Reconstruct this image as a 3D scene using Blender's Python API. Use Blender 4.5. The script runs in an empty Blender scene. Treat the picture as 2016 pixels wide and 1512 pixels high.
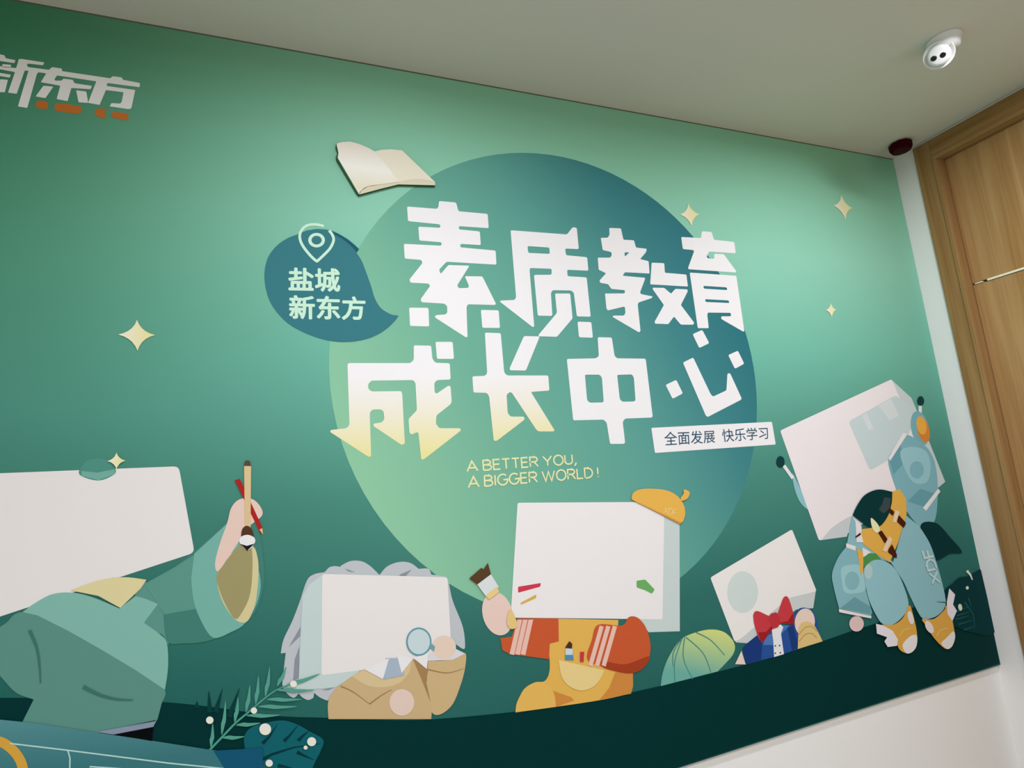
import bpy, bmesh, math, random
from mathutils import Vector, Matrix
from mathutils.geometry import tessellate_polygon

# ------------------------------------------------------------------ camera, world, lights, exposure
CEIL = 2.7
SC = bpy.context.scene
COL = SC.collection
F = 1180.683
ROT = Matrix(((0.924408404300261, 0.019135597649712024, -0.38092378629016255),
              (-0.3707913613742271, -0.18887441084657255, -0.9093075515234696),
              (-0.08934689915879805, 0.9818147920203425, -0.16750177844058586)))
CAM = Vector((-2.44364674, -1.51037213, CEIL - 1.2))
cd = bpy.data.cameras.new('camera')
cam = bpy.data.objects.new('camera', cd)
COL.objects.link(cam)
cam.matrix_world = Matrix.Translation(CAM) @ ROT.to_4x4()
cd.sensor_width = 36
cd.lens = 36 * F / 2016
cd.clip_start = 0.01
SC.camera = cam

SC.view_settings.view_transform = 'Standard'
SC.view_settings.look = 'None'
SC.view_settings.gamma = 1
SC.view_settings.use_curve_mapping = False
SC.view_settings.exposure = 0.50

w = bpy.data.worlds.new('world')
SC.world = w
w.use_nodes = True
w.node_tree.nodes['Background'].inputs[0].default_value = (0.9, 1.0, 0.95, 1)
w.node_tree.nodes['Background'].inputs[1].default_value = 0.02

# x, distance from the mural wall, power, beam spread
LAMPS = [(-0.68, -0.82, 8.5, 176), (-2.15, -0.85, 7.5, 176), (-0.85, -2.15, 9.0, 174), (-2.20, -2.15, 17.0, 174), (-3.60, -2.15, 14.0, 174)]  # rear row is unseen fill, added to brighten the lower mural
LAMP_COL = (0.93, 0.965, 1.07)
for i, (lx, ly, pw, spr) in enumerate(LAMPS):
    ld = bpy.data.lights.new('ceiling_lamp', 'AREA')
    ld.shape = 'DISK'
    ld.size = 0.13
    ld.energy = pw
    ld.color = LAMP_COL
    ld.spread = math.radians(spr)
    lo = bpy.data.objects.new('ceiling_lamp', ld)
    lo.location = (lx, ly, CEIL - 0.012)
    COL.objects.link(lo)

# ------------------------------------------------------------------ helpers
def lin(c):
    c = c / 255
    return c / 12.92 if c <= 0.04045 else ((c + 0.055) / 1.055) ** 2.4

ALB = 0.94     # how bright white print renders in the lamp light
def rgb(c, k=None):
    k = ALB if k is None else k
    return tuple(min(0.9, lin(v) * k) for v in c) + (1,)

_mats = {}
def mat(c, rough=0.6, name='print', k=None, spec=0.04, metal=0.0):
    key = (tuple(c), rough, name, k, metal)
    if key in _mats:
        return _mats[key]
    m = bpy.data.materials.new(name)
    m.use_nodes = True
    b = m.node_tree.nodes['Principled BSDF']
    b.inputs['Base Color'].default_value = rgb(c, k)
    b.inputs['Roughness'].default_value = rough
    b.inputs['Specular IOR Level'].default_value = spec
    b.inputs['Metallic'].default_value = metal
    _mats[key] = m
    return m

def ramp_mat(stops, vec, lo, hi, name='gradient_print', rough=0.6):
    """printed colour gradient along a direction of the object's own coordinates"""
    m = bpy.data.materials.new(name)
    m.use_nodes = True
    nt = m.node_tree
    b = nt.nodes['Principled BSDF']
    b.inputs['Roughness'].default_value = rough
    b.inputs['Specular IOR Level'].default_value = 0.04
    tc = nt.nodes.new('ShaderNodeTexCoord')
    dot = nt.nodes.new('ShaderNodeVectorMath')
    dot.operation = 'DOT_PRODUCT'
    dot.inputs[1].default_value = vec
    mr = nt.nodes.new('ShaderNodeMapRange')
    mr.inputs['From Min'].default_value = lo
    mr.inputs['From Max'].default_value = hi
    cr = nt.nodes.new('ShaderNodeValToRGB')
    el = cr.color_ramp.elements
    while len(el) < len(stops):
        el.new(0.5)
    for e, (p, c) in zip(el, stops):
        e.position = p
        e.color = rgb(c)
    nt.links.new(tc.outputs['Object'], dot.inputs[0])
    nt.links.new(dot.outputs['Value'], mr.inputs['Value'])
    nt.links.new(mr.outputs['Result'], cr.inputs['Fac'])
    nt.links.new(cr.outputs['Color'], b.inputs['Base Color'])
    return m

def ray(px, py):
    return (ROT @ Vector(((px - 1008) / F, -(py - 756) / F, -1.0))).normalized()

def on_wall(px, py):
    d = ray(px, py)
    p = CAM + d * (-CAM.y / d.y)
    return p.x, p.z

def at_height(px, py, z):
    d = ray(px, py)
    return CAM + d * ((z - CAM.z) / d.z)

def link(name, me, m, parent=None):
    o = bpy.data.objects.new(name, me)
    if m is not None:
        me.materials.append(m)
    COL.objects.link(o)
    if parent is not None:
        o.parent = parent
    return o

def bm_obj(name, bm, m, parent=None, smooth=False):
    me = bpy.data.meshes.new(name)
    bmesh.ops.recalc_face_normals(bm, faces=bm.faces)
    bm.to_mesh(me)
    bm.free()
    if smooth:
        for p in me.polygons:
            p.use_smooth = True
    return link(name, me, m, parent)

def add_box(bm, x0, x1, y0, y1, z0, z1, bevel=0.0):
    r = bmesh.ops.create_cube(bm, size=1)
    vs = r['verts']
    for v in vs:
        v.co = Vector((x0 + (v.co.x + .5) * (x1 - x0), y0 + (v.co.y + .5) * (y1 - y0), z0 + (v.co.z + .5) * (z1 - z0)))
    if bevel:
        es = list({e for v in vs for e in v.link_edges})
        bmesh.ops.bevel(bm, geom=es, offset=bevel, segments=2, profile=0.6, affect='EDGES')

def add_lathe(bm, prof, axis_mat, seg=40):
    rings = []
    for r, h in prof:
        if r < 1e-6:
            rings.append([bm.verts.new(axis_mat @ Vector((0, 0, h)))])
        else:
            rings.append([bm.verts.new(axis_mat @ Vector((r * math.cos(2 * math.pi * k / seg), r * math.sin(2 * math.pi * k / seg), h))) for k in range(seg)])
    for a, b in zip(rings, rings[1:]):
        for k in range(seg):
            k2 = (k + 1) % seg
            if len(a) == 1 and len(b) > 1:
                bm.faces.new((a[0], b[k], b[k2]))
            elif len(b) == 1 and len(a) > 1:
                bm.faces.new((a[k], a[k2], b[0]))
            elif len(a) > 1:
                bm.faces.new((a[k], a[k2], b[k2], b[k]))

def structure(o):
    o['kind'] = 'structure'
    return o

def thing(o, label, cat):
    o['label'] = label
    o['category'] = cat
    return o

# -- flat print pieces -------------------------------------------------------
MURAL_BASE = Vector((-1.6, 0.0, CEIL - 1.992))
DY = 0.00012
class Z:            # zoom frame: traced numbers -> photo pixels
    def __init__(s, ox, oy, k): s.ox, s.oy, s.k = ox, oy, k
    def __call__(s, pts): return [(s.ox + x * s.k, s.oy + y * s.k) for x, y in pts]
P0 = Z(0, 0, 1)

def rounded(pts, r):
    if r <= 0: return pts
    out = []
    n = len(pts)
    for i in range(n):
        a, b, c = Vector(pts[i - 1]), Vector(pts[i]), Vector(pts[(i + 1) % n])
        la, lc = (a - b).length, (c - b).length
        if la < 1e-6 or lc < 1e-6: continue
        q = min(r, la * .45, lc * .45)
        p0, p1 = b + (a - b) / la * q, b + (c - b) / lc * q
        for t in (0, .33, .67, 1):
            out.append(tuple(p0 * (1 - t) ** 2 + b * 2 * t * (1 - t) + p1 * t * t))
    return out

def spline(pts, closed=True, sub=5):
    out = []
    n = len(pts)
    rng = range(n) if closed else range(n - 1)
    for i in rng:
        g = (lambda j: Vector(pts[j % n])) if closed else (lambda j: Vector(pts[max(0, min(n - 1, j))]))
        p0, p1, p2, p3 = g(i - 1), g(i), g(i + 1), g(i + 2)
        for s in range(sub):
            t = s / sub
            out.append(tuple(.5 * (2 * p1 + (p2 - p0) * t + (2 * p0 - 5 * p1 + 4 * p2 - p3) * t * t + (3 * p1 - p0 - 3 * p2 + p3) * t ** 3)))
    if not closed: out.append(tuple(pts[-1]))
    return out

def ribbon(pts, w0, w1=None, caps=True):
    """outline of a stroke along pts, width w0 -> w1"""
    w1 = w0 if w1 is None else w1
    L, R = [], []
    n = len(pts)
    for i in range(n):
        a, b = Vector(pts[max(0, i - 1)]), Vector(pts[min(n - 1, i + 1)])
        d = (b - a).normalized()
        nn = Vector((-d.y, d.x))
        ww = (w0 + (w1 - w0) * i / (n - 1)) / 2
        p = Vector(pts[i])
        L.append(tuple(p + nn * ww)); R.append(tuple(p - nn * ww))
    return L + R[::-1]

def ell(cx, cy, rx, ry, ang=0, n=36):
    a = math.radians(ang)
    return [(cx + rx * math.cos(t) * math.cos(a) - ry * math.sin(t) * math.sin(a),
             cy + rx * math.cos(t) * math.sin(a) + ry * math.sin(t) * math.cos(a)) for t in [2 * math.pi * k / n for k in range(n)]]

def flat_mesh(name, shapes, y, thick=0.0, base=MURAL_BASE):
    """shapes: list of shapes, each a list of loops (outer, holes...) in photo pixels of the wall plane"""
    verts, faces = [], []
    for loops in shapes:
        flat = [[Vector(on_wall(*p)) for p in lp] for lp in loops]
        tri = tessellate_polygon([[Vector((v.x, v.y, 0)) for v in lp] for lp in flat])
        off = len(verts)
        allv = [v for lp in flat for v in lp]
        verts += [(v.x - base.x, y - base.y, v.y - base.z) for v in allv]
        for t in tri:
            a, b, c = (allv[i] for i in t)
            cr = (b.x - a.x) * (c.y - a.y) - (b.y - a.y) * (c.x - a.x)
            if abs(cr) < 1e-12: continue
            f = tuple(i + off for i in (t if cr > 0 else t[::-1]))
            faces.append(f)
        if thick:
            nb = len(verts)
            verts += [(v.x - base.x, y + thick - base.y, v.y - base.z) for v in allv]
            s = 0
            for lp in flat:
                m = len(lp)
                for i in range(m):
                    i2 = (i + 1) % m
                    faces.append((off + s + i, off + s + i2, nb + s + i2, nb + s + i))
                s += m
    me = bpy.data.meshes.new(name)
    me.from_pydata(verts, [], faces)
    me.update()
    return me

class Pen:
    """stacks print pieces, each a hair in front of the last"""
    def __init__(s, k=1): s.k = k
    def __call__(s, name, loops, c, parent, label=None, multi=False, step=True, thick=0):
        if multi and name not in ('title_character', 'logo_lettering'):
            if step: s.k += 1
            made = []
            for lp in loops:
                s.k += 0.1
                made.append(s(name, lp, c, parent, label, step=False))
            return made[0]
        shapes = loops if multi else [loops]
        if step: s.k += 1
        o = link(name, flat_mesh(name, shapes, -DY * s.k - thick, thick), c if isinstance(c, bpy.types.Material) else mat(c), parent)
        if label: o['label'] = label
        return o

def lettering(name, text, quad, c, parent, k, bold=0.0, shear=0.0, label=None, space=1.0):
    """text set from Blender's built-in font, fitted to the wall quad (tl, tr, br, bl in photo pixels)"""
    cu = bpy.data.curves.new(name, 'FONT')
    cu.body = text
    cu.size = 1
    cu.shear = shear
    cu.resolution_u = 4
    cu.space_word = space
    t = bpy.data.objects.new(name, cu)
    COL.objects.link(t)
    bpy.context.view_layer.update()
    me = bpy.data.meshes.new_from_object(t.evaluated_get(bpy.context.evaluated_depsgraph_get()))
    bpy.data.objects.remove(t)
    bpy.data.curves.remove(cu)
    xs = [v.co.x for v in me.vertices]; ys = [v.co.y for v in me.vertices]
    x0, x1, y0, y1 = min(xs), max(xs), min(ys), max(ys)
    tl, tr, br, bl = (Vector(on_wall(*q)) for q in quad)
    for v in me.vertices:
        u, q = (v.co.x - x0) / (x1 - x0), (v.co.y - y0) / (y1 - y0)
        p = (bl * (1 - u) + br * u) * (1 - q) + (tl * (1 - u) + tr * u) * q
        v.co = Vector((p.x - MURAL_BASE.x, -DY * k, p.y - MURAL_BASE.z))
    if bold:                       # heavier weight: the glyphs stamped again in a small ring
        step = bold * (tr - tl).length / (x1 - x0)
        bm = bmesh.new()
        for q in range(9):
            off = Vector((0, 0, 0)) if q == 8 else Vector((math.cos(q * math.pi / 4), 0, math.sin(q * math.pi / 4))) * step
            n0 = len(bm.verts)
            bm.from_mesh(me)
            bm.verts.ensure_lookup_table()
            for v in bm.verts[n0:]: v.co += off + Vector((0, -1.5e-5 * q, 0))
        bm.to_mesh(me)
        bm.free()
    me.name = name
    me.update()
    me.materials.clear()
    o = link(name, me, c if isinstance(c, bpy.types.Material) else mat(c), parent)
    if label: o['label'] = label
    return o

def arc(cx, cy, rx, ry, a0, a1, n=10):
    return [(cx + rx * math.cos(math.radians(a0 + (a1 - a0) * k / n)), cy + ry * math.sin(math.radians(a0 + (a1 - a0) * k / n))) for k in range(n + 1)]
GLYPHS = {'A': (.78, [[(0, 0), (.39, 1), (.78, 0)], [(.13, .33), (.65, .33)]]),
          'B': (.6, [[(0, 0), (0, 1)], [(0, 1), (.3, 1)] + arc(.3, .765, .25, .235, 90, -90) + [(0, .53)], [(0, .53), (.33, .53)] + arc(.33, .265, .27, .265, 90, -90) + [(0, 0)]]),
          'E': (.5, [[(.5, 1), (0, 1), (0, 0), (.5, 0)], [(0, .52), (.45, .52)]]),
          'T': (.58, [[(0, 1), (.58, 1)], [(.29, 1), (.29, 0)]]),
          'R': (.62, [[(0, 0), (0, 1), (.32, 1)] + arc(.32, .745, .26, .255, 90, -90) + [(0, .49)], [(.32, .49), (.62, 0)]]),
          'Y': (.7, [[(0, 1), (.35, .45), (.7, 1)], [(.35, .47), (.35, 0)]]),
          'O': (.76, [arc(.38, .5, .38, .52, 0, 360, 28)]),
          'U': (.6, [[(0, 1), (0, .3)] + arc(.3, .3, .3, .3, 180, 360) + [(.6, 1)]]),
          ',': (.12, [[(.12, .12), (.12, .0), (.0, -.24)]]),
          'I': (.06, [[(.03, 0), (.03, 1)]]),
          'G': (.72, [arc(.38, .5, .38, .52, 45, 360, 20)[0:] + [(.42, .47)]]),
          'W': (1.0, [[(0, 1), (.26, 0), (.5, .95), (.74, 0), (1.0, 1)]]),
          'L': (.48, [[(0, 1), (0, 0), (.48, 0)]]),
          'D': (.66, [[(0, 0), (0, 1), (.25, 1)] + arc(.25, .5, .41, .5, 90, -90) + [(0, 0)]]),
          '!': (.08, [[(.04, 1), (.04, .3)], [(.04, .1), (.04, 0)]]),
          'X': (.7, [[(0, 0), (.7, 1)], [(0, 1), (.7, 0)]]),
          'F': (.5, [[(0, 0), (0, 1), (.5, 1)], [(0, .52), (.45, .52)]])}

def stroke_lettering(name, text, quad, c, parent, k, weight=.165, label=None):
    """plain sans capitals drawn as ribbons, fitted to the wall quad (tl, tr, br, bl in photo pixels)"""
    strokes, x = [], 0.0
    for ch in text:
        if ch == ' ':
            x += .26
            continue
        wd, ss = GLYPHS[ch]
        strokes += [[(x + p, q) for p, q in st] for st in ss]
        x += wd + .17
    x -= .17
    tl, tr, br, bl = (Vector(on_wall(*q)) for q in quad)
    asp = (tr - tl).length / (bl - tl).length / x     # keeps stroke weight even in both directions
    verts, faces = [], []
    for i, st in enumerate(strokes):
        pts = [(p * asp, q) for p, q in st]
        L, R = [], []
        n = len(pts)
        for j in range(n):
            b = Vector(pts[j])
            d0 = (b - Vector(pts[j - 1])).normalized() if j else None
            d1 = (Vector(pts[j + 1]) - b).normalized() if j < n - 1 else None
            d0 = d0 or d1
            d1 = d1 or d0
            n0, n1 = Vector((-d0.y, d0.x)), Vector((-d1.y, d1.x))
            m = (n0 + n1).normalized()
            m = m * (weight / 2 / max(.45, m.dot(n0)))
            L.append(b + m); R.append(b - m)
        off = len(verts)
        for p in L + R:
            u, v = p.x / asp / x, p.y
            q = (bl * (1 - u) + br * u) * (1 - v) + (tl * (1 - u) + tr * u) * v
            verts.append((q.x - MURAL_BASE.x, -DY * k - 1.2e-5 * i, q.y - MURAL_BASE.z))
        faces += [(off + j, off + n + j, off + n + j + 1, off + j + 1) for j in range(n - 1)]
    me = bpy.data.meshes.new(name)
    me.from_pydata(verts, [], faces)
    me.update()
    o = link(name, me, mat(c), parent)
    if label: o['label'] = label
    return o

# ------------------------------------------------------------------ room shell
WX0, WY0 = -4.6, -4.2           # far left and rear of the room
def noise_bump(m, scale, strength):
    nt = m.node_tree
    b = nt.nodes['Principled BSDF']
    n = nt.nodes.new('ShaderNodeTexNoise'); n.inputs['Scale'].default_value = scale
    bp = nt.nodes.new('ShaderNodeBump'); bp.inputs['Strength'].default_value = strength; bp.inputs['Distance'].default_value = 0.001
    tc = nt.nodes.new('ShaderNodeTexCoord')
    nt.links.new(tc.outputs['Object'], n.inputs['Vector'])
    nt.links.new(n.outputs['Fac'], bp.inputs['Height'])
    nt.links.new(bp.outputs['Normal'], b.inputs['Normal'])
    return m
wall_paint = noise_bump(mat((249, 246, 241), 0.8, 'white_wall_paint'), 220, 0.15)
ceil_paint = noise_bump(mat((226, 222, 208), 0.9, 'matt_ceiling_paint'), 160, 0.15)
floor_tile = mat((178, 172, 160), 0.5, 'pale_floor_vinyl')

def box_obj(name, m, *boxes, parent=None, bevel=0.0):
    bm = bmesh.new()
    for b in boxes: add_box(bm, *b, bevel=bevel)
    return bm_obj(name, bm, m, parent)

structure(box_obj('floor', floor_tile, (WX0 - .1, .12, WY0 - .1, .132, -.1, 0)))
structure(box_obj('ceiling', ceil_paint, (WX0 - .1, .12, WY0 - .1, .132, CEIL, CEIL + .1)))
structure(box_obj('wall_back', wall_paint, (WX0 - .1, .12, .012, .132, 0, CEIL)))
structure(box_obj('wall_left', wall_paint, (WX0 - .1, WX0, WY0, .012, 0, CEIL)))
structure(box_obj('wall_front', wall_paint, (WX0 - .1, .12, WY0 - .1, WY0, 0, CEIL)))
DY0, DY1 = -0.085, -1.17         # door opening along the right wall
DTOP = CEIL - 0.011
structure(box_obj('wall_right', wall_paint,
                  (0, .12, DY0, .012, 0, CEIL), (0, .12, DY1, DY0, DTOP, CEIL), (0, .12, WY0, DY1, 0, CEIL)))
sk = mat((225, 222, 214), 0.5, 'white_skirting')
structure(box_obj('baseboard_back', sk, (WX0, 0, 0.0, .012, 0, .08), bevel=.002))

gap_dark = mat((110, 108, 92), .8, 'dark_gap_colour')
structure(box_obj('gap_strip_1', gap_dark, (-3.5, -0.002, -.0012, .0, CEIL - .003, CEIL)))  # dark of the gap between board and ceiling, painted as a thin strip

# -- wooden door with casing and fixed panel above, in the right wall
def wood(name, base, dark, axis=2, scale=1.0):
    m = bpy.data.materials.new(name)
    m.use_nodes = True
    nt = m.node_tree
    b = nt.nodes['Principled BSDF']
    b.inputs['Roughness'].default_value = 0.45
    b.inputs['Specular IOR Level'].default_value = 0.045
    tc = nt.nodes.new('ShaderNodeTexCoord')
    mp = nt.nodes.new('ShaderNodeMapping')
    s = [26 * scale] * 3
    s[axis] = 0.9 * scale
    mp.inputs['Scale'].default_value = s
    n = nt.nodes.new('ShaderNodeTexNoise')
    n.inputs['Scale'].default_value = 1.0
    n.inputs['Detail'].default_value = 5
    n.inputs['Distortion'].default_value = 0.6
    n2 = nt.nodes.new('ShaderNodeTexNoise')
    n2.inputs['Scale'].default_value = 5
    n2.inputs['Detail'].default_value = 3
    ad = nt.nodes.new('ShaderNodeMath'); ad.operation = 'MULTIPLY_ADD'
    ad.inputs[1].default_value = 0.3
    cr = nt.nodes.new('ShaderNodeValToRGB')
    cr.color_ramp.elements[0].position = 0.42; cr.color_ramp.elements[0].color = rgb(dark)
    cr.color_ramp.elements[1].position = 0.8; cr.color_ramp.elements[1].color = rgb(base)
    bp = nt.nodes.new('ShaderNodeBump'); bp.inputs['Strength'].default_value = 0.1; bp.inputs['Distance'].default_value = 0.0006
    nt.links.new(tc.outputs['Object'], mp.inputs['Vector'])
    nt.links.new(mp.outputs['Vector'], n.inputs['Vector'])
    nt.links.new(mp.outputs['Vector'], n2.inputs['Vector'])
    nt.links.new(n2.outputs['Fac'], ad.inputs[0])
    nt.links.new(n.outputs['Fac'], ad.inputs[2])
    nt.links.new(ad.outputs['Value'], cr.inputs['Fac'])
    nt.links.new(cr.outputs['Color'], b.inputs['Base Color'])
    nt.links.new(n.outputs['Fac'], bp.inputs['Height'])
    nt.links.new(bp.outputs['Normal'], b.inputs['Normal'])
    return m
oak = wood('oak_veneer', (186, 148, 98), (158, 118, 70))
oak_edge = wood('oak_casing_veneer', (172, 136, 88), (146, 108, 64))
oak_h = wood('oak_casing_veneer_level', (172, 136, 88), (146, 108, 64), axis=1)
door = bpy.data.objects.new('door_1', None)
door.location = (0, -0.62, 0)
COL.objects.link(door)
structure(door)
door['label'] = 'light oak door with casing and fixed upper panel in the right wall'
def door_part(name, m, *boxes, bevel=0.0, label=None):
    bm = bmesh.new()
    for b in boxes: add_box(bm, *b, bevel=bevel)
    for v in bm.verts: v.co -= door.location
    o = bm_obj(name, bm, m, door)
    if label: o['label'] = label
    return o
CI = -0.150                       # inner edge of the flat casing
door_part('side_casing', oak_edge, (-.010, .0, -.087, CI, 0, CEIL - .009)[0:2] + (CI, -.087, 0, CEIL - .009), bevel=.002)
door_part('side_casing', oak_edge, (-.010, .0, -1.17, -1.105, 0, CEIL - .009), bevel=.002)
door_part('head_casing', oak_h, (-.010, .0, -1.105, CI, CEIL - .078, CEIL - .009), bevel=.002)
door_part('casing_bead', oak_edge, (-.016, .004, CI - .017, CI, 0, CEIL - .094), bevel=.004)
door_part('casing_bead', oak_h, (-.016, .004, -1.105, CI, CEIL - .095, CEIL - .078), bevel=.004)
door_part('jamb', oak_edge, (.0, .12, CI - .017, DY0 - .001, 0, CEIL - .095), (.0, .12, DY1 + .001, -1.105, 0, CEIL - .095))
door_part('head_jamb', oak_h, (.0, .12, DY1 + .001, DY0 - .001, CEIL - .095, DTOP - .001))
door_part('upper_panel', oak, (.033, .07, -1.104, CI - .018, CEIL - .604, CEIL - .096), bevel=.0015, label='fixed oak panel above the door leaf')
door_part('door_leaf', oak, (.033, .075, -1.104, CI - .018, .008, CEIL - .612), bevel=.0015, label='oak door leaf')
strip_glint = mat((250, 240, 214), 0.3, 'painted_glint_strip', k=0.95, spec=.5)  # non-metal cream, the lamp's reflection on the strip put into its colour
door_part('metal_strip', strip_glint, (.029, .07, -1.104, CI - .070, CEIL - .6115, CEIL - .6045), (.031, .07, CI - .052, CI - .026, CEIL - .610, CEIL - .606), label='thin shiny metal strip in the joint above the door leaf')
hb = bmesh.new()
add_lathe(hb, [(0, 0), (.026, 0), (.026, .006), (.011, .008), (.011, .045), (.0, .047)], Matrix.Translation(Vector((.033, -1.04, 1.02)) - door.location) @ Matrix.Rotation(-math.pi / 2, 4, 'Y'), 20)
add_box(hb, -.012 , .004, -1.05 - door.location.y, -.92 - door.location.y, 1.01, 1.03, bevel=.004)
bm_obj('door_handle', hb, mat((190, 188, 184), .3, 'satin_steel', k=.9, metal=1.0), door, True)

# ------------------------------------------------------------------ the mural
mural = bpy.data.objects.new('wall_mural', None)
mural.location = MURAL_BASE
COL.objects.link(mural)
thing(mural, 'large green printed mural board with white lettering filling the wall below the ceiling', 'mural')

# backing board
LEFT = -3.5
bg = bpy.data.materials.new('green_gradient_print')
bg.use_nodes = True
nt = bg.node_tree
bs = nt.nodes['Principled BSDF']
bs.inputs['Roughness'].default_value = 0.55
bs.inputs['Specular IOR Level'].default_value = 0.04
tc = nt.nodes.new('ShaderNodeTexCoord')
sp = nt.nodes.new('ShaderNodeSeparateXYZ')
mr = nt.nodes.new('ShaderNodeMapRange')
mr.inputs['From Min'].default_value = 1.992
mr.inputs['From Max'].default_value = 0.0
cr = nt.nodes.new('ShaderNodeValToRGB')
BG_STOPS = [(0.0, (146, 208, 172)), (0.24, (148, 210, 182)), (0.42, (118, 190, 166)), (0.60, (80, 146, 129)), (0.78, (52, 114, 104)), (1.0, (32, 90, 86))]
el = cr.color_ramp.elements
while len(el) < len(BG_STOPS): el.new(.5)
for e, (p, c) in zip(el, BG_STOPS):
    e.position = p; e.color = rgb(c)
BG_LEFT = [(0.0, (62, 132, 94)), (0.30, (82, 150, 120)), (0.48, (78, 144, 124)), (0.62, (52, 116, 100)), (0.78, (34, 98, 90)), (1.0, (22, 84, 80))]
cl = nt.nodes.new('ShaderNodeValToRGB')
el = cl.color_ramp.elements
while len(el) < len(BG_LEFT): el.new(.5)
for e, (p, c) in zip(el, BG_LEFT):
    e.position = p; e.color = rgb(c)
mx = nt.nodes.new('ShaderNodeMix'); mx.data_type = 'RGBA'
mh = nt.nodes.new('ShaderNodeMapRange'); mh.interpolation_type = 'SMOOTHSTEP'
mh.inputs['From Min'].default_value = -3.1 + 1.6
mh.inputs['From Max'].default_value = -2.0 + 1.6
nt.links.new(tc.outputs['Object'], sp.inputs['Vector'])
nt.links.new(sp.outputs['Z'], mr.inputs['Value'])
nt.links.new(sp.outputs['X'], mh.inputs['Value'])
nt.links.new(mr.outputs['Result'], cr.inputs['Fac'])
nt.links.new(mr.outputs['Result'], cl.inputs['Fac'])
nt.links.new(mh.outputs['Result'], mx.inputs['Factor'])
nt.links.new(cl.outputs['Color'], mx.inputs['A'])
nt.links.new(cr.outputs['Color'], mx.inputs['B'])
nt.links.new(mx.outputs['Result'], bs.inputs['Base Color'])

bm = bmesh.new()
add_box(bm, LEFT, -0.001, 0.0, 0.0118, CEIL - 1.992, CEIL - .001)
for v in bm.verts: v.co -= MURAL_BASE
board = bm_obj('backing_board', bm, bg, mural)
board.data.materials.append(mat((190, 184, 176), .7, 'foam_board_edge'))
for p in board.data.polygons:
    p.material_index = 0 if p.normal.y < -.5 else 1
board['label'] = 'green gradient mural board with pale edges'

WHITE = (246, 242, 240)
pen = Pen(1)
# big disc
DX, DZ, DR = -0.7363010553 * 1.2, CEIL - 0.0, 0.5671193 * 1.2
def circle_mesh(name, cx, cz, r, y, n=96):
    me = bpy.data.meshes.new(name)
    me.from_pydata([(cx + r * math.cos(2 * math.pi * k / n) - MURAL_BASE.x, y, cz + r * math.sin(2 * math.pi * k / n) - MURAL_BASE.z) for k in range(n)], [], [list(range(n))])
    me.update()
    return me
DISC_X, DISC_Z, DISC_R = -1.3463092953 * 1.2, CEIL - 0.7363010553 * 1.2, 0.5671193094 * 1.2
ca = math.radians(24)
disc_mat = ramp_mat([(0.0, (148, 204, 164)), (0.30, (114, 178, 152)), (0.55, (98, 164, 150)), (0.8, (66, 134, 136)), (1.0, (48, 116, 124))],
                    (math.cos(ca), 0, math.sin(ca)), (DISC_X - MURAL_BASE.x) * math.cos(ca) + (DISC_Z - MURAL_BASE.z) * math.sin(ca) - DISC_R,
                    (DISC_X - MURAL_BASE.x) * math.cos(ca) + (DISC_Z - MURAL_BASE.z) * math.sin(ca) + DISC_R, 'disc_gradient_print')
disc = link('teal_disc', circle_mesh('teal_disc', DISC_X, DISC_Z, DISC_R, -DY), disc_mat, mural)
disc['label'] = 'large teal disc printed behind the white title'

# ---- dark ground band along the foot
GROUND = (3, 52, 50)
gtop = spline([(-60, 1374), (66, 1374), (200, 1377), (320, 1382), (411, 1391), (544, 1409), (644, 1413), (748, 1417), (850, 1416), (1014, 1401), (1150, 1382), (1301, 1350), (1426, 1319), (1523, 1293), (1617, 1263), (1680, 1241), (1724, 1227), (1800, 1195), (1858, 1163), (1930, 1120)], False)
pen('ground_band', [gtop + [(1968, 1306), (1330, 1512), (900, 1652), (-60, 1640)]], GROUND, mural, 'dark green ground printed along the foot of the mural')
# keep it on the board
gb = bpy.data.objects['ground_band']
for v in gb.data.vertices:
    v.co.x = min(v.co.x, -0.002 - MURAL_BASE.x); v.co.z = max(v.co.z, 0.0005)

# ---- title characters
z5, z6, z7, z8 = Z(760, 370, .198413), Z(1120, 420, .198413), Z(640, 640, .228175), Z(1080, 640, .238095)
def char(zz, loops_list, m, label, r=3.0):
    shapes = [[rounded(zz(lp), r) for lp in loops] for loops in loops_list]
    o = pen('title_character', shapes, m, mural, label, multi=True, step=False)
    return o
pen.k = 4
tw = mat(WHITE)
char(z5, [[[(525,130),(695,145),(718,232),(1008,258),(1018,400),(722,380),(722,412),(930,432),(940,568),(736,556),(736,590),(1087,622),(1095,762),(600,733),(525,812),(542,855),(618,765),(828,772),(705,968),(720,995),(815,992),(822,970),(780,876),(955,878),(1090,1150),(1080,1162),(812,1155),(798,1180),(808,1480),(790,1482),(483,1285),(492,1262),(590,1256),(608,1235),(605,1170),(575,1148),(352,1135),(342,1105),(438,972),(420,950),(240,940),(232,908),(362,745),(350,715),(185,702),(176,555),(550,574),(550,540),(330,522),(320,385),(540,396),(535,362),(218,330),(208,185),(505,208),(520,188)]],
          [[(228,1188),(420,1190),(428,1375),(238,1370)]], [[(940,1210),(1117,1215),(1130,1390),(955,1388)]]], tw, 'white printed character first in the upper title row')
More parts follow.
